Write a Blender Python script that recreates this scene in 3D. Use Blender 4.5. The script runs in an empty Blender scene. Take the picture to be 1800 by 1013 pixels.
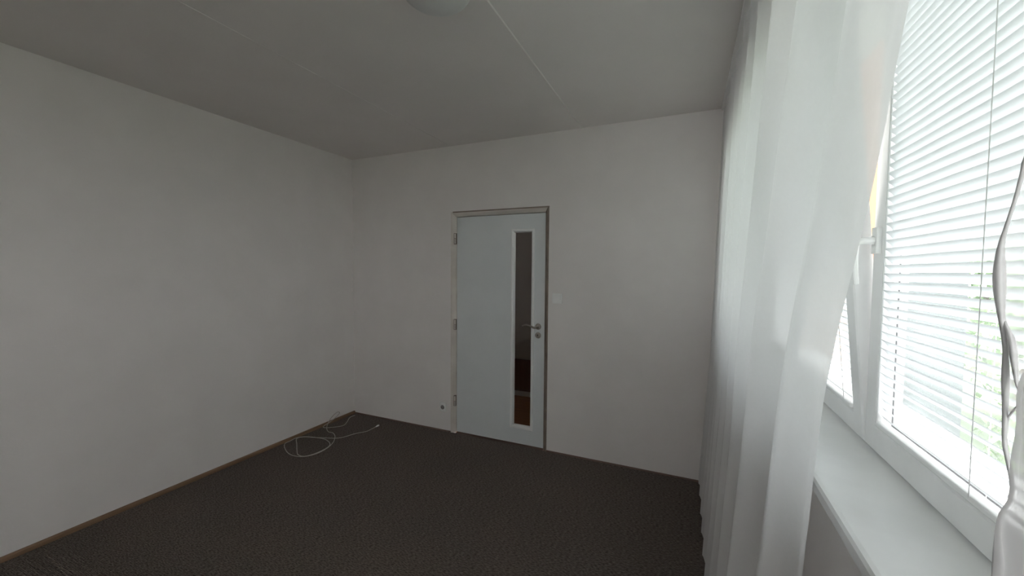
import bpy, bmesh, math, random
from mathutils import Vector, Matrix

S = bpy.context.scene
COL = S.collection
random.seed(7)

# ------------------------------------------------------------------ camera
CX, CY, CZ = 3.1689, -3.1060, 1.5078
YAW, PITCH, ROLL, FPX = 0.41519, -0.04340, 0.00832, 698.77
cam_d = bpy.data.cameras.new('camera')
cam = bpy.data.objects.new('camera', cam_d)
COL.objects.link(cam)
cam_d.sensor_fit = 'HORIZONTAL'
cam_d.sensor_width = 36.0
cam_d.lens = FPX / 1800.0 * 36.0
cam_d.clip_start = 0.01
cam_d.clip_end = 400
sy_, cy_ = math.sin(YAW), math.cos(YAW)
sp_, cp_ = math.sin(PITCH), math.cos(PITCH)
fwd = Vector((-sy_ * cp_, cy_ * cp_, sp_))
rgt = Vector((cy_, sy_, 0))
upv = rgt.cross(fwd)
r2 = rgt * math.cos(ROLL) + upv * math.sin(ROLL)
u2 = -rgt * math.sin(ROLL) + upv * math.cos(ROLL)
M3 = Matrix((r2, u2, -fwd)).transposed()
cam.matrix_world = Matrix.Translation((CX, CY, CZ)) @ M3.to_4x4()
S.camera = cam

# ------------------------------------------------------------------ colour management and daylight
S.view_settings.view_transform = 'Standard'
S.view_settings.look = 'None'
S.view_settings.gamma = 1.0
S.view_settings.use_curve_mapping = False
S.view_settings.exposure = 0.0
SKY = 8.2
W = bpy.data.worlds.new('overcast_sky')
S.world = W
W.use_nodes = True
bg = W.node_tree.nodes['Background']
bg.inputs[0].default_value = (1.0, 0.975, 0.995, 1)
bg.inputs[1].default_value = SKY
S.cycles.max_bounces = 16
S.cycles.diffuse_bounces = 8
S.cycles.transmission_bounces = 10
S.cycles.transparent_max_bounces = 24
S.cycles.use_denoising = True
S.cycles.sample_clamp_indirect = 6.0

# ------------------------------------------------------------------ materials
def srgb(*c):
    return tuple((v / 12.92 if v <= 0.04045 else ((v + 0.055) / 1.055) ** 2.4) for v in [x / 255 for x in c]) + (1,)


def lin(r, g, b):
    return (r, g, b, 1)


def new_mat(name):
    m = bpy.data.materials.new(name)
    m.use_nodes = True
    nt = m.node_tree
    bs = nt.nodes['Principled BSDF']
    return m, nt, bs


def mat(name, col, rough=0.6, col2=None, scale=8.0, bump=0.0, bscale=60.0, metal=0.0, detail=6.0, spec=0.5, lo=0.4, hi=0.65):
    """plain procedural surface: two-tone noise and a noise bump"""
    m, nt, bs = new_mat(name)
    N, L = nt.nodes, nt.links
    tc = N.new('ShaderNodeTexCoord')
    bs.inputs['Roughness'].default_value = rough
    bs.inputs['Metallic'].default_value = metal
    bs.inputs['Specular IOR Level'].default_value = spec
    no = N.new('ShaderNodeTexNoise')
    no.inputs['Scale'].default_value = scale
    no.inputs['Detail'].default_value = detail
    L.new(tc.outputs['Object'], no.inputs['Vector'])
    rp = N.new('ShaderNodeValToRGB')
    rp.color_ramp.elements[0].position = lo
    rp.color_ramp.elements[1].position = hi
    rp.color_ramp.elements[0].color = col2 if col2 else tuple(c * 0.95 for c in col[:3]) + (1,)
    rp.color_ramp.elements[1].color = col
    L.new(no.outputs['Fac'], rp.inputs['Fac'])
    L.new(rp.outputs['Color'], bs.inputs['Base Color'])
    if bump:
        nb = N.new('ShaderNodeTexNoise')
        nb.inputs['Scale'].default_value = bscale
        nb.inputs['Detail'].default_value = 4
        L.new(tc.outputs['Object'], nb.inputs['Vector'])
        bp = N.new('ShaderNodeBump')
        bp.inputs['Strength'].default_value = bump
        bp.inputs['Distance'].default_value = 0.002
        L.new(nb.outputs['Fac'], bp.inputs['Height'])
        L.new(bp.outputs['Normal'], bs.inputs['Normal'])
    return m


def sheer_mat(name, col, transparent, translucent=0.6, gloss=0.0):
    """woven voile: thread colour varies a little; open weave lets light pass straight"""
    m = bpy.data.materials.new(name)
    m.use_nodes = True
    nt = m.node_tree
    N, L = nt.nodes, nt.links
    N.remove(N['Principled BSDF'])
    out = N['Material Output']
    tc = N.new('ShaderNodeTexCoord')
    no = N.new('ShaderNodeTexNoise')
    no.inputs['Scale'].default_value = 90
    L.new(tc.outputs['Object'], no.inputs['Vector'])
    rp = N.new('ShaderNodeValToRGB')
    rp.color_ramp.elements[0].color = tuple(c * 0.97 for c in col[:3]) + (1,)
    rp.color_ramp.elements[1].color = col
    L.new(no.outputs['Fac'], rp.inputs['Fac'])
    d = N.new('ShaderNodeBsdfDiffuse')
    t = N.new('ShaderNodeBsdfTranslucent')
    L.new(rp.outputs['Color'], d.inputs['Color'])
    L.new(rp.outputs['Color'], t.inputs['Color'])
    mx = N.new('ShaderNodeMixShader')
    mx.inputs[0].default_value = translucent
    L.new(d.outputs[0], mx.inputs[1])
    L.new(t.outputs[0], mx.inputs[2])
    last = mx
    if gloss:
        g = N.new('ShaderNodeBsdfGlossy')
        g.inputs['Roughness'].default_value = 0.35
        m2 = N.new('ShaderNodeMixShader')
        m2.inputs[0].default_value = gloss
        L.new(mx.outputs[0], m2.inputs[1])
        L.new(g.outputs[0], m2.inputs[2])
        last = m2
    if transparent:
        tr = N.new('ShaderNodeBsdfTransparent')
        m3 = N.new('ShaderNodeMixShader')
        m3.inputs[0].default_value = transparent
        L.new(last.outputs[0], m3.inputs[1])
        L.new(tr.outputs[0], m3.inputs[2])
        last = m3
    L.new(last.outputs[0], out.inputs['Surface'])
    return m


def glass_mat(name, tint=(0.97, 0.99, 0.98, 1), refl=0.07, rough=0.0):
    m = bpy.data.materials.new(name)
    m.use_nodes = True
    nt = m.node_tree
    N, L = nt.nodes, nt.links
    N.remove(N['Principled BSDF'])
    out = N['Material Output']
    t = N.new('ShaderNodeBsdfTransparent')
    t.inputs['Color'].default_value = tint
    g = N.new('ShaderNodeBsdfGlossy')
    g.inputs['Roughness'].default_value = rough
    lw = N.new('ShaderNodeLayerWeight')
    lw.inputs['Blend'].default_value = 0.5
    pw = N.new('ShaderNodeMath')
    pw.operation = 'POWER'
    pw.inputs[1].default_value = 5.0
    L.new(lw.outputs['Facing'], pw.inputs[0])
    fr = N.new('ShaderNodeMath')
    fr.operation = 'MULTIPLY_ADD'                 # Schlick reflectance of one glass face
    fr.inputs[1].default_value = 0.96
    fr.inputs[2].default_value = 0.04
    L.new(pw.outputs[0], fr.inputs[0])
    mx = N.new('ShaderNodeMixShader')
    L.new(fr.outputs[0], mx.inputs[0])
    L.new(t.outputs[0], mx.inputs[1])
    L.new(g.outputs[0], mx.inputs[2])
    L.new(mx.outputs[0], out.inputs['Surface'])
    return m


def carpet_mat():
    m, nt, bs = new_mat('carpet')
    N, L = nt.nodes, nt.links
    tc = N.new('ShaderNodeTexCoord')
    bs.inputs['Roughness'].default_value = 0.95
    bs.inputs['Specular IOR Level'].default_value = 0.1
    mp = N.new('ShaderNodeMapping')
    mp.inputs['Scale'].default_value = (60, 190, 60)
    L.new(tc.outputs['Object'], mp.inputs['Vector'])
    n1 = N.new('ShaderNodeTexNoise')
    n1.inputs['Scale'].default_value = 1.0
    n1.inputs['Detail'].default_value = 3
    L.new(mp.outputs[0], n1.inputs['Vector'])
    r1 = N.new('ShaderNodeValToRGB')
    r1.color_ramp.elements[0].position = 0.33
    r1.color_ramp.elements[1].position = 0.68
    r1.color_ramp.elements[0].color = lin(0.070, 0.058, 0.052)
    r1.color_ramp.elements[1].color = lin(0.235, 0.200, 0.180)
    L.new(n1.outputs['Fac'], r1.inputs['Fac'])
    n2 = N.new('ShaderNodeTexNoise')
    n2.inputs['Scale'].default_value = 2.2
    n2.inputs['Detail'].default_value = 5
    L.new(tc.outputs['Object'], n2.inputs['Vector'])
    r2_ = N.new('ShaderNodeValToRGB')
    r2_.color_ramp.elements[0].position = 0.35
    r2_.color_ramp.elements[1].position = 0.7
    r2_.color_ramp.elements[0].color = lin(0.92, 0.92, 0.92)
    r2_.color_ramp.elements[1].color = lin(1.0, 0.97, 0.95)
    L.new(n2.outputs['Fac'], r2_.inputs['Fac'])
    mu = N.new('ShaderNodeMix')
    mu.data_type = 'RGBA'
    mu.blend_type = 'MULTIPLY'
    mu.inputs[0].default_value = 1.0
    L.new(r1.outputs['Color'], mu.inputs[6])
    L.new(r2_.outputs['Color'], mu.inputs[7])
    L.new(mu.outputs[2], bs.inputs['Base Color'])
    wv = N.new('ShaderNodeTexWave')
    wv.bands_direction = 'Y'
    wv.inputs['Scale'].default_value = 55
    wv.inputs['Distortion'].default_value = 3
    wv.inputs['Detail'].default_value = 2
    wv.inputs['Detail Scale'].default_value = 6
    L.new(tc.outputs['Object'], wv.inputs['Vector'])
    ad = N.new('ShaderNodeMath')
    L.new(wv.outputs['Fac'], ad.inputs[0])
    L.new(n1.outputs['Fac'], ad.inputs[1])
    bp = N.new('ShaderNodeBump')
    bp.inputs['Strength'].default_value = 0.6
    bp.inputs['Distance'].default_value = 0.004
    L.new(ad.outputs[0], bp.inputs['Height'])
    L.new(bp.outputs['Normal'], bs.inputs['Normal'])
    return m


def wood_mat(name, c1, c2, rough=0.55, axis='Y', scale=14):
    m, nt, bs = new_mat(name)
    N, L = nt.nodes, nt.links
    tc = N.new('ShaderNodeTexCoord')
    mp = N.new('ShaderNodeMapping')
    s = {'X': (0.6, scale, scale), 'Y': (scale, 0.6, scale), 'Z': (scale, scale, 0.6)}[axis]
    mp.inputs['Scale'].default_value = s
    L.new(tc.outputs['Object'], mp.inputs['Vector'])
    n = N.new('ShaderNodeTexNoise')
    n.inputs['Scale'].default_value = 2.0
    n.inputs['Detail'].default_value = 6
    n.inputs['Distortion'].default_value = 0.6
    L.new(mp.outputs[0], n.inputs['Vector'])
    rp = N.new('ShaderNodeValToRGB')
    rp.color_ramp.elements[0].position = 0.35
    rp.color_ramp.elements[1].position = 0.65
    rp.color_ramp.elements[0].color = c1
    rp.color_ramp.elements[1].color = c2
    L.new(n.outputs['Fac'], rp.inputs['Fac'])
    L.new(rp.outputs['Color'], bs.inputs['Base Color'])
    bs.inputs['Roughness'].default_value = rough
    return m


M_WALL = mat('wall_paint', lin(0.83, 0.80, 0.785), 0.9, lin(0.80, 0.77, 0.755), 3.0, 0.25, 90, spec=0.2)
M_CEIL = mat('ceiling_paint', lin(0.80, 0.77, 0.75), 0.92, lin(0.775, 0.745, 0.725), 2.5, 0.2, 70, spec=0.2)
M_CARPET = carpet_mat()
M_LATH = wood_mat('skirting_wood', lin(0.16, 0.095, 0.055), lin(0.24, 0.15, 0.09), 0.6, 'Y')
M_LATHX = wood_mat('skirting_wood_dark', lin(0.14, 0.085, 0.07), lin(0.20, 0.13, 0.105), 0.7, 'X')
M_FRAME = mat('door_frame_paint', lin(0.74, 0.70, 0.645), 0.5, lin(0.66, 0.61, 0.56), 5.0, 0.15, 40)
M_LEAF = mat('door_leaf_paint', lin(0.73, 0.765, 0.775), 0.45, lin(0.70, 0.735, 0.745), 3.0, 0.1, 120)
M_BEAD = mat('white_bead_paint', lin(0.86, 0.87, 0.87), 0.35)
M_STEEL = mat('brushed_metal', lin(0.40, 0.37, 0.335), 0.34, lin(0.33, 0.30, 0.27), 40, metal=0.55)
M_HINGE = mat('hinge_metal', lin(0.55, 0.52, 0.48), 0.4, metal=0.7)
M_BROWN = mat('brown_strip', lin(0.30, 0.245, 0.20), 0.7, lin(0.22, 0.18, 0.15), 9)  # brown with the shade of lock jamb and hinge gaps painted in
M_DARK = mat('dark_void', lin(0.01, 0.01, 0.01), 0.8)
M_PLAST = mat('white_plastic', lin(0.90, 0.90, 0.89), 0.3)
M_PVC = mat('window_white', lin(0.92, 0.92, 0.92), 0.25)
M_SILL = mat('sill_white', lin(0.82, 0.825, 0.82), 0.25, bump=0.05, bscale=12)
M_OSILL = mat('outer_sill_white', lin(0.86, 0.87, 0.88), 0.45)
M_SLAT = sheer_mat('slat_white', lin(0.78, 0.80, 0.815), 0.0, 0.075, 0.03)
M_CORD = mat('cord_white', lin(0.62, 0.62, 0.62), 0.7)
M_VOILE = sheer_mat('voile', lin(0.94, 0.945, 0.955), 0.07, 0.43)
M_VEIL = sheer_mat('fine_veil', lin(0.90, 0.90, 0.91), 0.72, 0.55)
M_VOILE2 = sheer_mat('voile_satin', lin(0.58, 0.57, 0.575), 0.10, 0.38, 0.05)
M_GLASS = glass_mat('window_glass')
M_DGLASS = glass_mat('door_glass', (0.93, 0.92, 0.90, 1))
M_OPAL = mat('opal_glass', lin(0.66, 0.67, 0.66), 0.3)
M_CABLE = mat('cable_white', lin(0.50, 0.46, 0.42), 0.5)
M_HFLOOR = wood_mat('hall_floor', lin(0.34, 0.15, 0.07), lin(0.50, 0.24, 0.11), 0.4, 'X')
M_HWALL = mat('hall_wall', lin(0.50, 0.46, 0.42), 0.9)
M_HWOOD = wood_mat('hall_wardrobe_wood', lin(0.14, 0.055, 0.038), lin(0.20, 0.085, 0.058), 0.5, 'Z')
M_GREY = mat('facade_grey', lin(0.132, 0.145, 0.151), 0.9, lin(0.124, 0.137, 0.143), 0.8)
M_ORANGE = mat('facade_orange', lin(0.29, 0.170, 0.108), 0.9, lin(0.275, 0.16, 0.102), 0.8)
M_OGLASS = mat('facade_window_glass', lin(0.20, 0.23, 0.26), 0.1)
M_GRASS = mat('grass', lin(0.145, 0.18, 0.12), 0.95, lin(0.125, 0.16, 0.10), 0.7)
M_LEAFG = mat('foliage', lin(0.50, 0.63, 0.40), 0.8, lin(0.45, 0.58, 0.36), 3.0)
M_BARK = mat('bark', lin(0.20, 0.15, 0.11), 0.95, lin(0.12, 0.09, 0.07), 12)


# ------------------------------------------------------------------ mesh helpers
class MB:
    def __init__(self):
        self.v, self.f = [], []

    def quad_grid(self, rows, close_u=False, close_v=False):
        """rows: list of lists of points"""
        o = len(self.v)
        n, k = len(rows), len(rows[0])
        for r in rows:
            self.v += [tuple(p) for p in r]
        for i in range(n if close_v else n - 1):
            for j in range(k if close_u else k - 1):
                a = o + i * k + j
                b = o + i * k + (j + 1) % k
                c = o + ((i + 1) % n) * k + (j + 1) % k
                d = o + ((i + 1) % n) * k + j
                self.f.append((a, b, c, d))
        return self

    def face(self, pts):
        o = len(self.v)
        self.v += [tuple(p) for p in pts]
        self.f.append(tuple(range(o, o + len(pts))))
        return self

    def box(self, x0, x1, y0, y1, z0, z1):
        o = len(self.v)
        self.v += [(x0, y0, z0), (x1, y0, z0), (x1, y1, z0), (x0, y1, z0),
                   (x0, y0, z1), (x1, y0, z1), (x1, y1, z1), (x0, y1, z1)]
        for q in ((0, 3, 2, 1), (4, 5, 6, 7), (0, 1, 5, 4), (1, 2, 6, 5), (2, 3, 7, 6), (3, 0, 4, 7)):
            self.f.append(tuple(o + i for i in q))
        return self

    def tube(self, pts, r, n=8, cap=True, flat=1.0):
        pts = [Vector(p) for p in pts]
        rings = []
        prev = None
        for i, p in enumerate(pts):
            t = (pts[min(i + 1, len(pts) - 1)] - pts[max(i - 1, 0)]).normalized()
            if prev is None:
                a = t.orthogonal().normalized()
            else:
                a = (prev - t * prev.dot(t))
                a = a.normalized() if a.length > 1e-6 else t.orthogonal().normalized()
            prev = a
            b = t.cross(a)
            rr = r[i] if isinstance(r, (list, tuple)) else r
            rings.append([p + (a * math.cos(2 * math.pi * k / n) + b * math.sin(2 * math.pi * k / n) * flat) * rr for k in range(n)])
        self.quad_grid(rings, close_u=True)
        if cap:
            self.face(list(reversed(rings[0])))
            self.face(rings[-1])
        return self

    def lathe(self, prof, n=32, axis='z', org=(0, 0, 0)):
        """prof: list of (r, h)"""
        rows = []
        for r, h in prof:
            row = []
            for k in range(n):
                a = 2 * math.pi * k / n
                c, s = r * math.cos(a), r * math.sin(a)
                if axis == 'z':
                    p = (c, s, h)
                elif axis == 'y':
                    p = (c, h, s)
                else:
                    p = (h, c, s)
                row.append(tuple(p[i] + org[i] for i in range(3)))
            rows.append(row)
        return self.quad_grid(rows, close_u=True)

    def build(self, name, m, parent=None, smooth=False, bevel=0.0, loc=None, seg=2):
        me = bpy.data.meshes.new(name)
        me.from_pydata(self.v, [], self.f)
        bm = bmesh.new()
        bm.from_mesh(me)
        bmesh.ops.remove_doubles(bm, verts=bm.verts, dist=1e-6)
        bmesh.ops.recalc_face_normals(bm, faces=bm.faces)
        bm.to_mesh(me)
        bm.free()
        me.materials.append(m)
        if smooth:
            for p in me.polygons:
                p.use_smooth = True
        o = bpy.data.objects.new(name, me)
        COL.objects.link(o)
        if parent:
            o.parent = parent
        if loc:
            o.location = loc
        if bevel:
            b = o.modifiers.new('bevel', 'BEVEL')
            b.width = bevel
            b.segments = seg
            b.limit_method = 'ANGLE'
        return o


def box(name, m, x0, x1, y0, y1, z0, z1, parent=None, bevel=0.0):
    return MB().box(x0, x1, y0, y1, z0, z1).build(name, m, parent, bevel=bevel)


def tag(o, label=None, cat=None, group=None, kind=None):
    if label:
        o['label'] = label
    if cat:
        o['category'] = cat
    if group:
        o['group'] = group
    if kind:
        o['kind'] = kind
    return o


def struct(o, label=None, cat=None):
    return tag(o, label, cat, kind='structure')


def empty(name, loc=(0, 0, 0), rot=(0, 0, 0)):
    o = bpy.data.objects.new(name, None)
    COL.objects.link(o)
    o.location = loc
    o.rotation_euler = rot
    o.empty_display_size = 0.1
    return o


def lerp(a, b, t):
    return a + (b - a) * t


def interp(pts, x):
    """piecewise smooth interpolation of [(x, y)] sorted by x, straight beyond the ends"""
    if x <= pts[0][0]:
        (x0, y0), (x1, y1) = pts[0], pts[1]
        return y0 + (y1 - y0) * (x - x0) / (x1 - x0)
    if x >= pts[-1][0]:
        (x0, y0), (x1, y1) = pts[-2], pts[-1]
        return y1 + (y1 - y0) * (x - x1) / (x1 - x0)
    for i in range(len(pts) - 1):
        if pts[i][0] <= x <= pts[i + 1][0]:
            p0 = pts[max(i - 1, 0)][1]
            p1, p2 = pts[i][1], pts[i + 1][1]
            p3 = pts[min(i + 2, len(pts) - 1)][1]
            t = (x - pts[i][0]) / (pts[i + 1][0] - pts[i][0])
            return 0.5 * (2 * p1 + (p2 - p0) * t + (2 * p0 - 5 * p1 + 4 * p2 - p3) * t * t + (3 * p1 - p0 - 3 * p2 + p3) * t ** 3)


def smooth_path(pts, sub=8):
    out = []
    for i in range(len(pts) - 1):
        p0, p1, p2, p3 = [Vector(pts[k]) for k in (max(i - 1, 0), i, i + 1, min(i + 2, len(pts) - 1))]
        for s in range(sub):
            t = s / sub
            out.append(0.5 * (2 * p1 + (p2 - p0) * t + (2 * p0 - 5 * p1 + 4 * p2 - p3) * t * t + (3 * p1 - p0 - 3 * p2 + p3) * t ** 3))
    out.append(Vector(pts[-1]))
    return out


# ------------------------------------------------------------------ room shell
H = 2.6268
XW = 3.485                 # inner face of the window wall
YR = -5.30                 # rear wall, behind the camera
XO = 3.785                 # outer face of the window wall
# window opening
WY0, WY1 = CY - 0.545, CY + 2.87
BX0, BX1, BZ0, BZ1 = 2.30, 3.25, 1.20, 2.40      # unseen window added in the rear wall for its light
WZ0, WZ1 = 1.012, 2.345
# door opening
DX0, DX1, DZ1 = 1.190, 2.127, 2.034

struct(box('floor', M_CARPET, 0, XW, YR, 0, -0.12, 0.0))
cb = MB().box(0, XW, YR, 0, H, H + 0.15)
for xs, hw, hh in ((2.379, 0.0075, 0.0050), (1.185, 0.006, 0.0022)):      # plastered joints between the ceiling slabs
    rows = []
    for yy in (YR, 0.0):
        rows.append([(xs - hw, yy, H), (xs - hw * 0.5, yy, H - hh), (xs + hw * 0.5, yy, H - hh), (xs + hw, yy, H)])
    cb.quad_grid(rows)
struct(cb.build('ceiling', M_CEIL))
struct(box('wall_left', M_WALL, -0.15, 0, YR - 0.30, 0.10, -0.12, H + 0.15))
wb = MB()
wb.box(0, DX0, 0, 0.10, -0.12, H + 0.15)
wb.box(DX1, XW, 0, 0.10, -0.12, H + 0.15)
wb.box(DX0, DX1, 0, 0.10, DZ1, H + 0.15)
struct(wb.build('wall_back', M_WALL))
wq = MB()
wq.box(0, BX0, YR - 0.30, YR, -0.12, H + 0.15)
wq.box(BX1, XW, YR - 0.30, YR, -0.12, H + 0.15)
wq.box(BX0, BX1, YR - 0.30, YR, -0.12, BZ0)
wq.box(BX0, BX1, YR - 0.30, YR, BZ1, H + 0.15)
struct(wq.build('wall_rear', M_WALL))
wr = MB()
wr.box(XW, XO, YR - 0.30, WY0, -0.12, H + 0.15)
wr.box(XW, XO, WY1, 0.10, -0.12, H + 0.15)
wr.box(XW, XO, WY0, WY1, -0.12, WZ0)
wr.box(XW, XO, WY0, WY1, WZ1, H + 0.15)
struct(wr.build('wall_right', M_WALL))

# skirtings
bl = MB()
rows = []
for yy in (YR, -0.001):
    rows.append([(0, yy, 0.026), (0.008, yy, 0.026), (0.014, yy, 0.018), (0.016, yy, 0.0), (0.0, yy, 0.0)])
bl.quad_grid(rows, close_u=True)
bl.face(rows[0]); bl.face(rows[1])
struct(bl.build('baseboard_left', M_LATH))
bb = MB()
bb.box(0.016, DX0, -0.006, 0, 0, 0.012)
bb.box(DX1, XW, -0.006, 0, 0, 0.012)
struct(bb.build('baseboard_back', M_LATHX))

# ------------------------------------------------------------------ door
# steel frame: front faces slope from the wall plane into the opening
def ring3(prof, x0, x1, z0, z1):
    """three-sided door lining; prof is (inset, y)"""
    rows = []
    for ins, y in prof:
        rows.append([(x0 + ins, y, z0), (x0 + ins, y, z1 - ins), (x1 - ins, y, z1 - ins), (x1 - ins, y, z0)])
    return MB().quad_grid(rows)


fr = ring3([(0.0, 0.0), (0.0, -0.004), (0.010, -0.004), (0.016, 0.001), (0.036, 0.024), (0.040, 0.032), (0.040, 0.070),
            (0.052, 0.070), (0.052, 0.10), (0.0, 0.10)], DX0, DX1, 0.0, DZ1)
door = struct(fr.build('door_1', M_FRAME, bevel=0.0))
LX0, LX1, LZ0, LZ1 = DX0 + 0.045, DX1 - 0.0405, 0.006, DZ1 - 0.045
LY = 0.030
# leaf with an opening for the glass strip
GX0, GX1, GZ0, GZ1 = 1.790, 1.980, 0.150, 1.852
lf = MB()
lf.box(LX0, GX0, LY, LY + 0.04, LZ0, LZ1)
lf.box(GX1, LX1, LY, LY + 0.04, LZ0, LZ1)
lf.box(GX0, GX1, LY, LY + 0.04, LZ0, GZ0)
lf.box(GX0, GX1, LY, LY + 0.04, GZ1, LZ1)
leaf = lf.build('door_leaf', M_LEAF, door)


def ring4(prof, x0, x1, z0, z1):
    rows = []
    for ins, y in prof:
        rows.append([(x0 + ins, y, z0 + ins), (x1 - ins, y, z0 + ins), (x1 - ins, y, z1 - ins), (x0 + ins, y, z1 - ins)])
    return MB().quad_grid(rows, close_u=True)


bd = ring4([(-0.012, LY), (-0.012, LY - 0.006), (-0.008, LY - 0.011), (0.004, LY - 0.011), (0.012, LY - 0.006), (0.018, LY + 0.015), (0.018, LY + 0.025)], GX0, GX1, GZ0, GZ1)
tag(bd.build('glazing_bead', M_BEAD, leaf), 'white moulded bead around the glass strip')
tag(box('glass_strip', M_DGLASS, GX0 + 0.004, GX1 - 0.004, LY + 0.018, LY + 0.022, GZ0 + 0.004, GZ1 - 0.004, leaf), 'tall narrow dark glass strip')
# lever handle with round rose
hx, hz = 2.030, 1.040
hb = MB()
hb.lathe([(0.0001, -0.010), (0.020, -0.010), (0.0255, -0.006), (0.0265, 0.0)], 28, 'y', (hx, LY, hz))
hb.lathe([(0.0105, -0.008), (0.0095, -0.030), (0.0105, -0.050), (0.0001, -0.056)], 16, 'y', (hx, LY, hz))
lev = smooth_path([(hx + 0.004, LY - 0.048, hz - 0.002), (hx - 0.022, LY - 0.050, hz - 0.004), (hx - 0.050, LY - 0.051, hz + 0.006),
                   (hx - 0.080, LY - 0.050, hz + 0.014), (hx - 0.105, LY - 0.047, hz + 0.012), (hx - 0.126, LY - 0.043, hz + 0.003)], 6)
n_ = len(lev)
hb.tube(lev, [lerp(0.0095, 0.0055, i / (n_ - 1)) for i in range(n_)], 12)
tag(hb.build('door_handle', M_STEEL, leaf, smooth=True), 'dark brushed metal lever handle')
eb = MB()
ez = hz - 0.074
eb.lathe([(0.0001, -0.008), (0.020, -0.008), (0.0250, -0.005), (0.0260, 0.0)], 28, 'y', (hx, LY, ez))
esc = eb.build('key_escutcheon', M_STEEL, leaf, smooth=True)
kb = MB()
kb.lathe([(0.0001, -0.0088), (0.0042, -0.0088), (0.0042, -0.006)], 16, 'y', (hx, LY, ez + 0.004))
kb.box(hx - 0.002, hx + 0.002, LY - 0.0088, LY - 0.006, ez - 0.009, ez + 0.004)
kh = kb.build('keyhole', M_DARK, door)
# hinges: brown block paints the shaded gap behind two stacked painted barrels
for zz in (1.795, 1.010, 0.300):
    hx_ = LX0 - 0.004
    q = MB().box(LX0 - 0.020, LX0 - 0.001, 0.004, 0.029, zz - 0.050, zz + 0.050).build('hinge_shade', M_BROWN, door, bevel=0.002)
    MB().tube([(hx_, 0.000, zz + 0.004), (hx_, 0.000, zz + 0.044)], 0.0075, 12).build('hinge_barrel', M_FRAME, q)
    MB().tube([(hx_, 0.000, zz - 0.044), (hx_, 0.000, zz - 0.001)], 0.0070, 12).build('hinge_barrel', M_HINGE, q)
# brown strip on lock side and head of the frame, partly painted shade
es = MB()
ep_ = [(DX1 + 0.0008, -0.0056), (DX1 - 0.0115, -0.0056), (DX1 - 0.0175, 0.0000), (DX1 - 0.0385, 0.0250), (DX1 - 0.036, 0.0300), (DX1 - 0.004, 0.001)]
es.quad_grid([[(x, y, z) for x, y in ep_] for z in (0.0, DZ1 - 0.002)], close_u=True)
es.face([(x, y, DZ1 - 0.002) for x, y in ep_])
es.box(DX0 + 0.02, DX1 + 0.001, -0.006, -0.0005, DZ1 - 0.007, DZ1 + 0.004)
tag(es.build('edge_shade_strip', M_BROWN, door), 'dull brown strip along the lock side and head of the frame, partly painted shade')

# hall seen through the glass strip
struct(box('floor_hall', M_HFLOOR, 0, 2.9, 0.10, 1.30, -0.12, -0.004))
box('door_threshold', M_LATHX, DX0 + 0.041, DX1 - 0.041, 0.001, 0.0999, -0.11, -0.006, door)
struct(box('wall_hall', M_HWALL, 0, 2.9, 1.30, 1.40, -0.12, H))
struct(box('wall_hall_left', M_HWALL, -0.5, 0.0, 0.10, 1.40, -0.12, H))
hr = MB()
hr.box(2.9, 3.0, 0.10, 0.45, -0.12, H)
hr.box(2.9, 3.0, 0.85, 1.40, -0.12, H)
hr.box(2.9, 3.0, 0.45, 0.85, -0.12, 1.95)
hr.box(2.9, 3.0, 0.45, 0.85, 2.30, H)              # unseen opening below this piece, added to let daylight into the hall
struct(hr.build('wall_hall_right', M_HWALL))
struct(box('ceiling_hall', M_CEIL, -0.5, 3.0, 0.10, 1.40, H, H + 0.15))
struct(box('trim_1', M_HWOOD, 0, 2.9, 1.290, 1.2999, 0.055, 0.44))
struct(box('baseboard_hall', M_BEAD, 0, 2.9, 1.285, 1.30, -0.004, 0.055))

# ------------------------------------------------------------------ light switch and socket
sw = empty('light_switch', (2.207, -0.001, 1.285))
p = MB().box(-0.041, 0.041, -0.0125, 0.001, -0.041, 0.041).build('cover_frame', M_PLAST, sw, bevel=0.003)
rk = MB()
face_ = [(-0.029, -0.0130, -0.027), (0.029, -0.0130, -0.027), (0.029, -0.0200, 0.031), (-0.029, -0.0200, 0.031)]
rk.quad_grid([face_, [(x, -0.0100, z) for x, y, z in face_]], close_u=True)
rk.face(face_)
rk.build('rocker', M_PLAST, sw, bevel=0.0012)
tag(sw, 'white square light switch on the wall to the right of the door', 'light switch')

so = empty('power_socket', (1.113, -0.001, 0.232))
b = MB().box(-0.035, 0.035, -0.022, 0.001, -0.043, 0.043).build('socket_body', M_PLAST, so, bevel=0.010, seg=3)
sb = MB()
sb.lathe([(0.0235, -0.0225), (0.0245, -0.0255), (0.0220, -0.0255), (0.0205, -0.0230), (0.0200, -0.0225)], 28, 'y', (0, 0, 0.0))
sb.build('socket_ring', M_PLAST, so, smooth=True)
MB().lathe([(0.0001, -0.0227), (0.0203, -0.0227), (0.0203, -0.0223)], 28, 'y').build('socket_well', mat('socket_well_grey', lin(0.22, 0.21, 0.20), 0.5), so)
for sx in (-0.0095, 0.0095):
    MB().lathe([(0.0001, -0.0233), (0.0032, -0.0233), (0.0032, -0.0226)], 12, 'y', (sx, 0, -0.006)).build('contact_hole', M_DARK, so)
MB().tube([(0, -0.0220, 0.010), (0, -0.034, 0.010)], 0.0024, 10).build('earth_pin', M_STEEL, so)
tag(so, 'small white wall socket low on the wall left of the door', 'wall socket')

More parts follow.
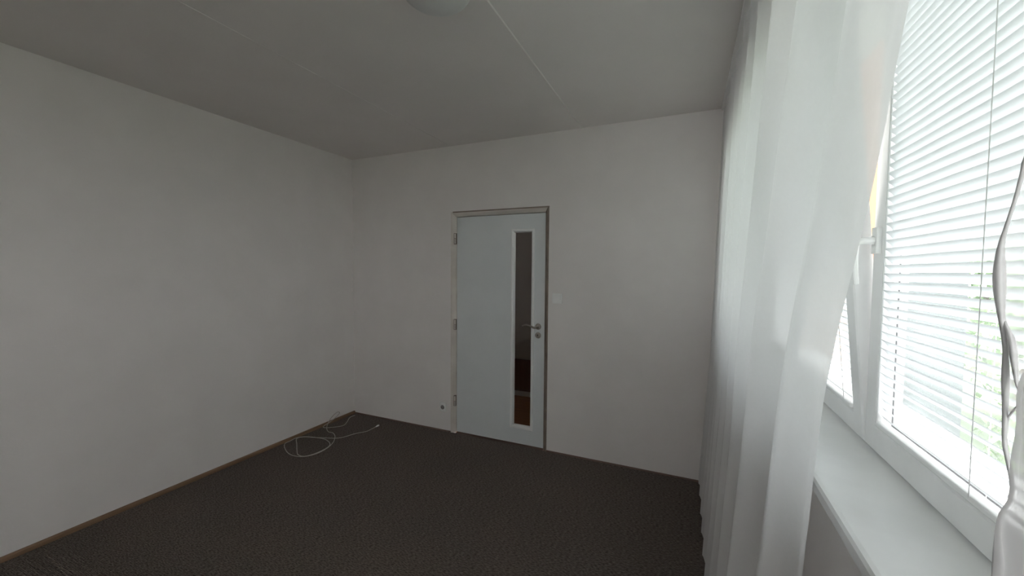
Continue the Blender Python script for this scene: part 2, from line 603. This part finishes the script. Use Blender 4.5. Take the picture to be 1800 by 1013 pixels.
# ------------------------------------------------------------------ ceiling lamp
lc = (2.245, -1.770)
lamp = empty('ceiling_light', (lc[0], lc[1], H))
MB().lathe([(0.118, 0.0), (0.122, -0.004), (0.122, -0.020), (0.116, -0.024), (0.0001, -0.024)], 48).build('mounting_ring', M_PLAST, lamp, smooth=False, bevel=0.0)
prof = [(0.124, -0.014), (0.1365, -0.018)]
for i in range(14):
    a = math.pi / 2 * i / 13
    prof.append((max(0.139 * math.cos(a), 0.0001), -0.022 - 0.068 * math.sin(a)))
MB().lathe(prof, 48).build('glass_shade', M_OPAL, lamp, smooth=True)
tag(lamp, 'round opal glass dome light on the ceiling, switched off', 'ceiling light')

# ------------------------------------------------------------------ cable on the floor

cable_pts = [
    (0.068, -0.060, 0.004), (0.066, -0.124, 0.004), (0.137, -0.232, 0.004), (0.170, -0.310, 0.004), (0.120, -0.380, 0.004), (0.052, -0.425, 0.005),
    (0.024, -0.403, 0.010), (0.0215, -0.331, 0.022), (0.020, -0.255, 0.045), (0.012, -0.205, 0.069), (0.010, -0.231, 0.085),
    (0.020, -0.301, 0.066), (0.026, -0.357, 0.022), (0.095, -0.434, 0.010), (0.175, -0.485, 0.009), (0.225, -0.481, 0.006),
    (0.304, -0.528, 0.005), (0.387, -0.621, 0.005), (0.434, -0.723, 0.005), (0.443, -0.815, 0.005), (0.419, -0.886, 0.005),
    (0.365, -0.930, 0.005), (0.262, -0.936, 0.005), (0.149, -0.894, 0.005), (0.042, -0.823, 0.005), (0.029, -0.760, 0.005),
    (0.026, -0.690, 0.006), (0.089, -0.637, 0.006), (0.247, -0.610, 0.006), (0.341, -0.631, 0.006), (0.405, -0.673, 0.007),
    (0.440, -0.740, 0.010), (0.438, -0.845, 0.010), (0.403, -0.917, 0.010), (0.329, -0.915, 0.006), (0.266, -0.878, 0.005),
    (0.136, -0.780, 0.005), (0.045, -0.710, 0.009), (0.076, -0.662, 0.011), (0.160, -0.628, 0.008), (0.252, -0.600, 0.010),
    (0.346, -0.564, 0.010), (0.383, -0.513, 0.005), (0.420, -0.404, 0.004), (0.475, -0.319, 0.004), (0.478, -0.200, 0.005)]
cb_ = MB().tube(smooth_path(cable_pts, 8), 0.0030, 8)
cable = cb_.build('cable', M_CABLE, smooth=True)
tag(cable, 'thin off-white cable lying in loose loops on the carpet in the corner', 'cable')
cn = MB()
cn.tube([(0.478, -0.206, 0.005), (0.4785, -0.192, 0.006), (0.479, -0.186, 0.007)], [0.004, 0.0055, 0.0062], 10)
cn.box(0.4735, 0.4845, -0.188, -0.165, 0.002, 0.012)
tag(cn.build('cable_connector', M_PLAST, cable), 'small white plug at the cable end')

# ------------------------------------------------------------------ window
XF = CX + 0.452            # inner face of the sashes
Z_SASH = 1.050
HS = 1.262                 # sash height
TS = 0.046                 # sash thickness
SW = 0.066                 # visible sash member width
YE = CY + 1.363            # where the two sashes meet
LEN = 0.930
LEN_FAR = 1.44
# fixed outer frame
fb = MB()
fb.box(XF + 0.012, XF + 0.085, WY0, WY1, WZ0, Z_SASH - 0.002)
fb.box(XF + 0.012, XF + 0.085, WY0, WY1, Z_SASH + HS + 0.002, WZ1)
fb.box(XF + 0.012, XF + 0.085, WY0, YE - 2 * LEN - 0.006, Z_SASH - 0.002, Z_SASH + HS + 0.002)
fb.box(XF + 0.012, XF + 0.085, YE + LEN_FAR + 0.006, WY1, Z_SASH - 0.002, Z_SASH + HS + 0.002)
win = struct(fb.build('window_1', M_PVC))
# indoor sill with rounded nose
sl = MB()
xe = CX + 0.275
prof = [(XF + 0.012, 1.041), (xe + 0.012, 1.041), (xe + 0.004, 1.039), (xe, 1.033), (xe, 1.013), (xe + 0.005, 1.008), (xe + 0.012, 1.006), (XF + 0.012, 1.006)]
rows = [[(x, yy, z) for x, z in prof] for yy in (WY0 - 0.35, WY1 + 0.04)]
# sill is let into the reveals: only its nose runs past the opening
rows_in = [[(x, yy, z) for x, z in prof] for yy in (WY0 + 0.001, WY1 - 0.001)]
sl.quad_grid(rows_in, close_u=True)
sl.face(rows_in[0]); sl.face(list(reversed(rows_in[1])))
tag(sl.build('window_sill', M_SILL, win), 'white indoor window sill')
# outdoor sill
ob = MB()
op = [(XF + 0.083, 1.062), (CX + 0.708, 1.050), (CX + 0.710, 1.046), (CX + 0.710, 1.012), (CX + 0.706, 1.012), (CX + 0.706, 1.044), (XF + 0.083, 1.056)]
ro = [[(x, yy, z) for x, z in op] for yy in (WY0 + 0.001, WY1 - 0.001)]
ob.quad_grid(ro, close_u=True)
ob.face(ro[0]); ob.face(list(reversed(ro[1])))
tag(ob.build('outer_sill', M_OSILL, win), 'bright white outdoor sill')


def sash_mesh(L):
    """local: x 0 = inner face, y 0..L, z 0..HS; one mitred ring"""
    pr = [(0.0, TS), (0.0, 0.004), (0.004, 0.0), (SW - 0.006, 0.0), (SW - 0.001, 0.003), (SW + 0.002, 0.020), (SW + 0.010, TS - 0.012), (SW + 0.010, TS)]
    rows = []
    for ins, x in pr:
        rows.append([(x, ins, ins), (x, L - ins, ins), (x, L - ins, HS - ins), (x, ins, HS - ins)])
    return MB().quad_grid(rows, close_u=True, close_v=True)


def make_sash(origin, tilt, lab, LEN=LEN):
    s = sash_mesh(LEN).build('sash', M_PVC, win)
    s.location = origin
    s.rotation_euler = (0, -tilt, 0)
    tag(s, lab)
    i = SW + 0.006
    MB().box(TS - 0.017, TS - 0.013, i, LEN - i, i, HS - i).build('pane', M_GLASS, s)
    return s


def seal_ring(s, LEN=LEN):
    i = SW + 0.0085
    rows = []
    for ins, x in ((i, TS - 0.0185), (i + 0.004, TS - 0.0185), (i + 0.004, TS - 0.0165), (i, TS - 0.0165)):
        rows.append([(x, ins, ins), (x, LEN - ins, ins), (x, LEN - ins, HS - ins), (x, ins, HS - ins)])
    MB().quad_grid(rows, close_u=True, close_v=True).build('glazing_seal', mat('rubber_seal', lin(0.15, 0.15, 0.155), 0.7), s)


TILT = math.radians(5.05)
O_NEAR = Vector((XF, YE - LEN, Z_SASH))
O_FAR = Vector((XF, YE + 0.004, Z_SASH))
s_near = make_sash(O_NEAR, 0.0, 'unseen closed window sash added beside the camera for more daylight')
s_far = make_sash(O_FAR, TILT, 'window sash tilted open into the room', LEN_FAR)
s_added = make_sash(Vector((XF, YE - 2 * LEN - 0.004, Z_SASH)), 0.0, 'unseen closed window sash added beside the camera for more daylight')  # added sash without a blind, out of view, for extra skylight
seal_ring(s_near)
seal_ring(s_far, LEN_FAR)
# unseen window behind the camera, added to brighten the back wall
f2 = MB()
bm_ = (BX0 + BX1) / 2
for q in ((BX0, BX1, BZ0, BZ0 + 0.08), (BX0, BX1, BZ1 - 0.08, BZ1), (BX0, BX0 + 0.07, BZ0 + 0.08, BZ1 - 0.08), (BX1 - 0.07, BX1, BZ0 + 0.08, BZ1 - 0.08), (bm_ - 0.05, bm_ + 0.05, BZ0 + 0.08, BZ1 - 0.08)):
    f2.box(q[0], q[1], YR - 0.20, YR - 0.13, q[2], q[3])
added_win = struct(f2.build('added_window', M_PVC))
for xa_, xb2 in ((BX0 + 0.07, bm_ - 0.05), (bm_ + 0.05, BX1 - 0.07)):
    MB().box(xa_, xb2, YR - 0.17, YR - 0.166, BZ0 + 0.08, BZ1 - 0.08).build('pane', M_GLASS, added_win)
# handle of the closed sash: rose, neck, lever pointing down
hy, hz2 = LEN - 0.034, 1.594 - Z_SASH
hd = MB()
hd.box(-0.011, 0.001, hy - 0.015, hy + 0.015, hz2 - 0.034, hz2 + 0.034)
hd.tube([(-0.010, hy, hz2), (-0.034, hy, hz2), (-0.046, hy, hz2 - 0.003)], [0.011, 0.010, 0.011], 14)
lv = smooth_path([(-0.046, hy, hz2 + 0.010), (-0.049, hy, hz2 - 0.030), (-0.047, hy, hz2 - 0.075), (-0.043, hy, hz2 - 0.115)], 5)
hd.tube(lv, [lerp(0.0105, 0.0075, k / (len(lv) - 1)) for k in range(len(lv))], 12, flat=0.7)
tag(hd.build('window_handle', M_PVC, s_near, smooth=False, bevel=0.0015), 'white window handle pointing down')

# ------------------------------------------------------------------ venetian blinds on both sashes
PITCH_S, SLW, SL_T = 0.0207, 0.025, math.radians(47)


def make_blind(name, origin, tilt, LEN=LEN, cords=(0.078, 0.443, 0.808)):
    e = empty(name, origin, (0, -tilt, 0))
    y0, y1 = SW + 0.003, LEN - SW - 0.003
    xb = 0.006                      # middle of the slats, in front of the pane
    z_lo, z_hi = SW + 0.020, HS - SW - 0.030
    n = int((z_hi - z_lo) / PITCH_S)
    sm = MB()
    for k in range(n):
        zc = z_lo + 0.012 + k * PITCH_S
        j = random.uniform(-0.015, 0.015)
        a = SL_T + j
        r0, r1 = [], []
        for m in range(7):
            t = -0.5 + m / 6
            sx = t * SLW
            bow = 0.0016 * (1 - 4 * t * t)          # crowned slat, crown up and out
            # outer edge low, room edge high
            x = xb + sx * math.cos(a) + bow * math.sin(a)
            z = zc - sx * math.sin(a) + bow * math.cos(a)
            r0.append((x, y0, z))
            r1.append((x, y1, z))
        mid = [[(p[0], lerp(y0, y1, f), p[2] - 0.0006 * math.sin(math.pi * f * 3) ** 2) for p in r0] for f in (0.0, 0.17, 0.33, 0.5, 0.67, 0.83, 1.0)]
        sm.quad_grid(mid)
    s = sm.build('slats', M_SLAT, e, smooth=True)
    MB().box(xb - 0.013, xb + 0.013, y0, y1, HS - SW - 0.028, HS - SW - 0.002).build('headrail', M_PVC, e, bevel=0.002)
    MB().box(xb - 0.011, xb + 0.011, y0, y1, SW + 0.004, SW + 0.016).build('bottom_rail', M_PVC, e, bevel=0.003)
    for dd in cords:
        c = MB()
        yy = LEN - dd
        for xx in (xb - 0.0105, xb + 0.0105):
            c.tube([(xx, yy, SW + 0.012), (xx, yy, HS - SW - 0.02)], 0.0008, 6)
        c.build('ladder_cord', M_CORD, e)
    return e


b1 = make_blind('venetian_blind', O_NEAR, 0.0)
tag(b1, 'white venetian blind on the closed right-hand window sash, mostly uncovered', 'venetian blind', 'venetian blinds')
b2 = make_blind('venetian_blind', O_FAR, TILT, LEN_FAR, (0.12, 0.52, 0.92, 1.32))
tag(b2, 'white venetian blind on the tilted-open sash, glimpsed as a bright triangle beside the curtain', 'venetian blind', 'venetian blinds')

# ------------------------------------------------------------------ curtain rail and curtains
XR = CX + 0.205
rl = MB()
rl.box(XR - 0.022, XR + 0.022, YR + 0.3, -0.012, H - 0.016, H)
rail = rl.build('curtain_rail', M_PLAST, bevel=0.003)
tag(rail, 'white curtain rail fixed to the ceiling above the window', 'curtain rail')

EDGE = [(0.0, 0.955), (0.60, 0.900), (0.97, 0.836), (1.21, 0.787), (1.37, 0.735), (1.61, 0.613), (1.79, 0.537), (2.10, 0.42), (2.60, 0.27)]
FAR = 3.075
CREST = [(0.0, 0.108), (0.35, 0.128), (1.0, 0.158), (1.8, 0.176), (2.6, 0.196)]      # how near to the room the folds reach, by height
# fold crests along the cloth (distance at z = 1.7 m)
CR = [3.05, 2.86, 2.62, 2.40, 2.16, 1.93, 1.70, 1.42, 1.10, 0.74, 0.50]
ZT, ZB = 2.598, 0.012
E17 = interp(EDGE, 1.7)


def phase(s):
    """0 at a crest, 0.5 in a valley"""
    for i in range(len(CR) - 1):
        if CR[i] >= s >= CR[i + 1]:
            return (CR[i] - s) / (CR[i] - CR[i + 1]) + i, CR[i] - CR[i + 1]
    return 0.0, 0.2


cu = MB()
NZ, NU = 72, 420
rows = []
for iz in range(NZ + 1):
    z = lerp(ZT, ZB, iz / NZ)
    e = interp(EDGE, z)
    row = []
    hang = 1 - z / ZT
    for iu in range(NU + 1):
        u = iu / NU
        s17 = lerp(FAR, E17, u)
        drift = 0.035 * math.sin(2.1 * z + 3.0 * u) * u * (1 - u) * 4
        ph, wd = phase(max(min(s17 + drift, 3.049), 0.501))
        amp = (0.022 + 0.34 * min(wd, 0.2) * 0.5) * (0.72 + 0.45 * hang)
        amp = min(amp, 0.052)
        far_low = max(0.0, min(1.0, (s17 - 1.15) / 0.5)) * max(0.0, min(1.0, (0.9 - z) / 0.7))
        amp *= (1 - 0.75 * far_low) * (1 - 0.7 * max(0.0, min(1.0, (z - 2.25) / 0.3)))
        f = 0.5 - 0.5 * math.cos(2 * math.pi * ph)
        f = f ** 0.7
        # small secondary creases
        f2 = 0.006 * math.sin(46 * u + 1.3 * z) * (0.4 + hang) + 0.003 * math.sin(118 * u - 2.2 * z + 1.0)
        d = interp(CREST, z) + amp * 1.35 * f + f2 * 0.6 * (1 - far_low)
        s = lerp(FAR, e, u) + 0.012 * math.sin(4 * math.pi * ph) * hang + 0.006 * math.sin(3.1 * z + 20 * u)
        if u > 0.90:                                    # leading edge hangs straight below the rail
            w = (u - 0.90) / 0.10
            d = lerp(d, 0.200, w * w * (3 - 2 * w))
        d = min(d, 0.262 if z < 1.10 else 0.29)
        row.append((CX + d, min(CY + s, -0.022), z))
    rows.append(row)
cu.quad_grid(rows)
curt = cu.build('curtain', M_VOILE, smooth=True)
tag(curt, 'long white voile curtain panel hanging from ceiling to floor, partly covering the tilted-open sash', 'curtain', 'white voile curtains')
# header tape along the top
hp = MB()
hrows = []
for k in range(3):
    hrows.append([(p[0] + 0.0018, p[1], p[2] - 0.035 * k) for p in (rows[0] if k == 0 else [tuple(lerp(a, b, min(1, 0.035 * k / (rows[0][0][2] - rows[1][0][2]))) for a, b in zip(rows[0][j], rows[1][j])) for j in range(NU + 1)])])
hrows = [[(q[0] + 0.0018, q[1], ZT - 0.03 * k) for q in rows[0]] for k in range(2)]
hp.quad_grid(hrows)
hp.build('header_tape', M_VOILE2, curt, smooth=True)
# near curtain, pushed aside towards the camera: leading edge with twisted, creased cloth
EDGE2 = [(0.0, 0.400), (0.60, 0.405), (1.10, 0.412), (1.259, 0.415), (1.317, 0.415), (1.331, 0.413), (1.341, 0.407), (1.353, 0.405), (1.367, 0.409), (1.382, 0.415),
         (1.416, 0.417), (1.450, 0.420), (1.475, 0.426), (1.492, 0.429), (1.514, 0.431), (1.531, 0.431), (1.547, 0.426), (1.566, 0.419), (1.583, 0.414), (1.594, 0.410),
         (1.66, 0.385), (1.80, 0.345), (2.10, 0.28), (2.60, 0.22)]
nc = MB()
rows2 = []
NZ2, NU2 = 240, 160
for iz in range(NZ2 + 1):
    z = lerp(ZT, ZB, iz / NZ2)
    e = interp(EDGE2, z)
    row = []
    for iu in range(NU2 + 1):
        u = (iu / NU2) ** 1.7
        dist = u * 0.34
        near = math.exp(-dist / 0.06)
        w2 = math.sin(dist * 52 + 1.2 * math.sin(2.3 * z))
        d = 0.2215 + 0.026 * w2 * (1 - near) + 0.003 * math.sin(9 * z + 40 * dist) * near * (1 - math.exp(-dist / 0.01))
        row.append((CX + d, CY + e - dist, z))
    rows2.append(row)
nc.quad_grid(rows2)
near_c = nc.build('curtain', M_VEIL, smooth=True)
tag(near_c, 'thin grey see-through curtain with a twisted hem, at the far right beside the camera', 'curtain', 'white voile curtains')
# its rolled hem, thick where it is twisted
hz_ = [lerp(ZT, ZB, k / 520) for k in range(521)]
hm = [(CX + 0.2195, CY + interp(EDGE2, z), z) for z in hz_]


def hem_r(z):
    return max(0.0018, 0.0021 + 0.0042 * math.exp(-((z - 1.505) / 0.026) ** 2) + 0.0022 * math.exp(-((z - 1.43) / 0.02) ** 2)
               + 0.0016 * math.exp(-((z - 1.30) / 0.04) ** 2) + 0.0004 * math.sin(60 * z))


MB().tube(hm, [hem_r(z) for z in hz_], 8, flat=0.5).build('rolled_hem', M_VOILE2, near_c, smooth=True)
# strand that splits off the hem and loops back into it
st = smooth_path([(CX + 0.2215, CY + a_, b_) for a_, b_ in ((0.431, 1.483), (0.424, 1.469), (0.418, 1.459), (0.414, 1.443), (0.410, 1.427), (0.405, 1.419), (0.410, 1.411), (0.416, 1.402), (0.418, 1.388))], 6)
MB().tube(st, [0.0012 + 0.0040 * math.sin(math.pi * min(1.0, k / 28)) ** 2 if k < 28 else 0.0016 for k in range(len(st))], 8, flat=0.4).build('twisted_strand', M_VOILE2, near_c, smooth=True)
# gathered cloth behind the hem, in many layers
EDGE3 = [(0.0, 0.392), (0.90, 0.402), (1.286, 0.407), (1.321, 0.406), (1.336, 0.403), (1.350, 0.397), (1.361, 0.396), (1.386, 0.395), (1.414, 0.394), (1.438, 0.391), (1.48, 0.372), (1.60, 0.33), (1.80, 0.29), (2.6, 0.20)]
gf = MB()
g_rows = []
for iz in range(NZ2 + 1):
    z = lerp(2.3, ZB, iz / NZ2)
    e = interp(EDGE3, z)
    row = []
    for iu in range(140):
        dist = 0.27 * (iu / 139) ** 1.5
        k = 1 - math.exp(-dist / 0.006)
        cr = math.sin(dist * 210 + 2.0 * math.sin(6 * z)) * 0.006 + math.sin(dist * 90 - 14 * z) * 0.004 + math.sin(70 * (z - 0.8 * dist)) * 0.0022 * math.exp(-((z - 1.335) / 0.05) ** 2)
        row.append((CX + 0.2130 + k * cr, CY + e - dist + 0.0012 * math.sin(120 * z), z))
    g_rows.append(row)
gf.quad_grid(g_rows)
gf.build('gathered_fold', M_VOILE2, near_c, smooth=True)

# ------------------------------------------------------------------ outside
GZ = -3.6
struct(box('ground', M_GRASS, XO + 0.4, 140, -60, 120, GZ - 0.3, GZ))


def facade(e, m, name, x0, x1, y0, y1, z0, z1):
    return box(name, m, x0, x1, y0, y1, z0, z1, e)


ap = empty('apartment_building', (XO + 3, 10.0, GZ))
def rel(x0, x1, y0, y1, z0, z1):
    o = Vector(ap.location)
    return (x0 - o.x, x1 - o.x, y0 - o.y, y1 - o.y, z0 - o.z, z1 - o.z)


YB = 9.0                      # distance of the wing's end wall
dB = YB - CY
xa, xb_, xc = CX + 0.20 * dB, CX + 0.372 * dB, CX + 0.470 * dB
box('orange_wall', M_ORANGE, *rel(xa, xb_, YB, YB + 9, GZ, 8.0), ap)
box('grey_wall', M_GREY, *rel(xb_, xc, YB, YB + 9, GZ, 8.0), ap)
rf = box('flat_roof', M_GREY, *rel(xa - 0.15, xc + 0.15, YB - 0.15, YB + 9.15, 8.0, 8.25), ap)
for fl in range(3):
    zz = -2.4 + fl * 2.9
    for yy in (YB + 1.2, YB + 4.0, YB + 6.6):
        w = box('facade_window', M_OSILL, *rel(xc - 0.06, xc + 0.03, yy, yy + 1.5, zz, zz + 1.4), ap)
        box('facade_pane', M_OGLASS, *rel(xc + 0.02, xc + 0.035, yy + 0.07, yy + 1.43, zz + 0.07, zz + 1.33), w)
tag(ap, 'grey and orange apartment block wing seen through the blinds', 'building')


def tree(x, y, h, r, lab, seed):
    rnd = random.Random(seed)
    e = empty('tree', (x, y, GZ))
    t = MB()
    t.tube(smooth_path([(0, 0, 0), (0.06 * r, 0.03, h * 0.3), (-0.04 * r, 0.05, h * 0.6), (0, 0, h * 0.85)], 4), [lerp(0.20, 0.06, k / 12) for k in range(13)], 10)
    for k in range(6):
        a = k * 1.05 + rnd.random()
        z0 = h * (0.35 + 0.07 * k)
        t.tube(smooth_path([(0, 0, z0), (0.35 * r * math.cos(a), 0.35 * r * math.sin(a), z0 + 0.10 * h), (0.7 * r * math.cos(a), 0.7 * r * math.sin(a), z0 + 0.16 * h)], 3), [0.06, 0.055, 0.05, 0.045, 0.04, 0.03, 0.02], 6)
    t.build('trunk', M_BARK, e, smooth=True)
    c = MB()
    blobs = [(rnd.uniform(-.55, .55) * r, rnd.uniform(-.55, .55) * r, h * rnd.uniform(0.12, 0.92), r * rnd.uniform(0.35, 0.6)) for _ in range(16)]
    for k in range(5200):
        bx, by, bz, br = blobs[k % len(blobs)]
        v = Vector((rnd.gauss(0, 1), rnd.gauss(0, 1), rnd.gauss(0, 1))).normalized() * br * rnd.uniform(0.75, 1.05)
        p = Vector((bx, by, bz)) + v
        n = (v.normalized() + Vector((rnd.uniform(-.6, .6), rnd.uniform(-.6, .6), rnd.uniform(-.3, .8)))).normalized()
        a = n.orthogonal().normalized() * rnd.uniform(0.10, 0.19)
        b = n.cross(a) * 0.6
        c.face([p - a, p - b * 0.9, p + a, p + b * 0.9])
    me = bpy.data.meshes.new('crown')
    me.from_pydata(c.v, [], c.f)
    me.materials.append(M_LEAFG)
    o = bpy.data.objects.new('crown', me)
    COL.objects.link(o)
    o.parent = e
    tag(e, lab, 'tree')
    return e


tree(CX + 9.9, CY + 18.6, 7.6, 2.4, 'green tree beyond the grey house wing, farthest of those outside', 3)
tree(CX + 6.5, CY + 9.3, 5.6, 1.2, 'leafy green tree in front of the grey house wing, nearest of those outside', 5)

tree(CX + 8.6, CY + 13.3, 6.6, 2.1, 'green tree beside the grey house wing, middle one of those outside', 11)
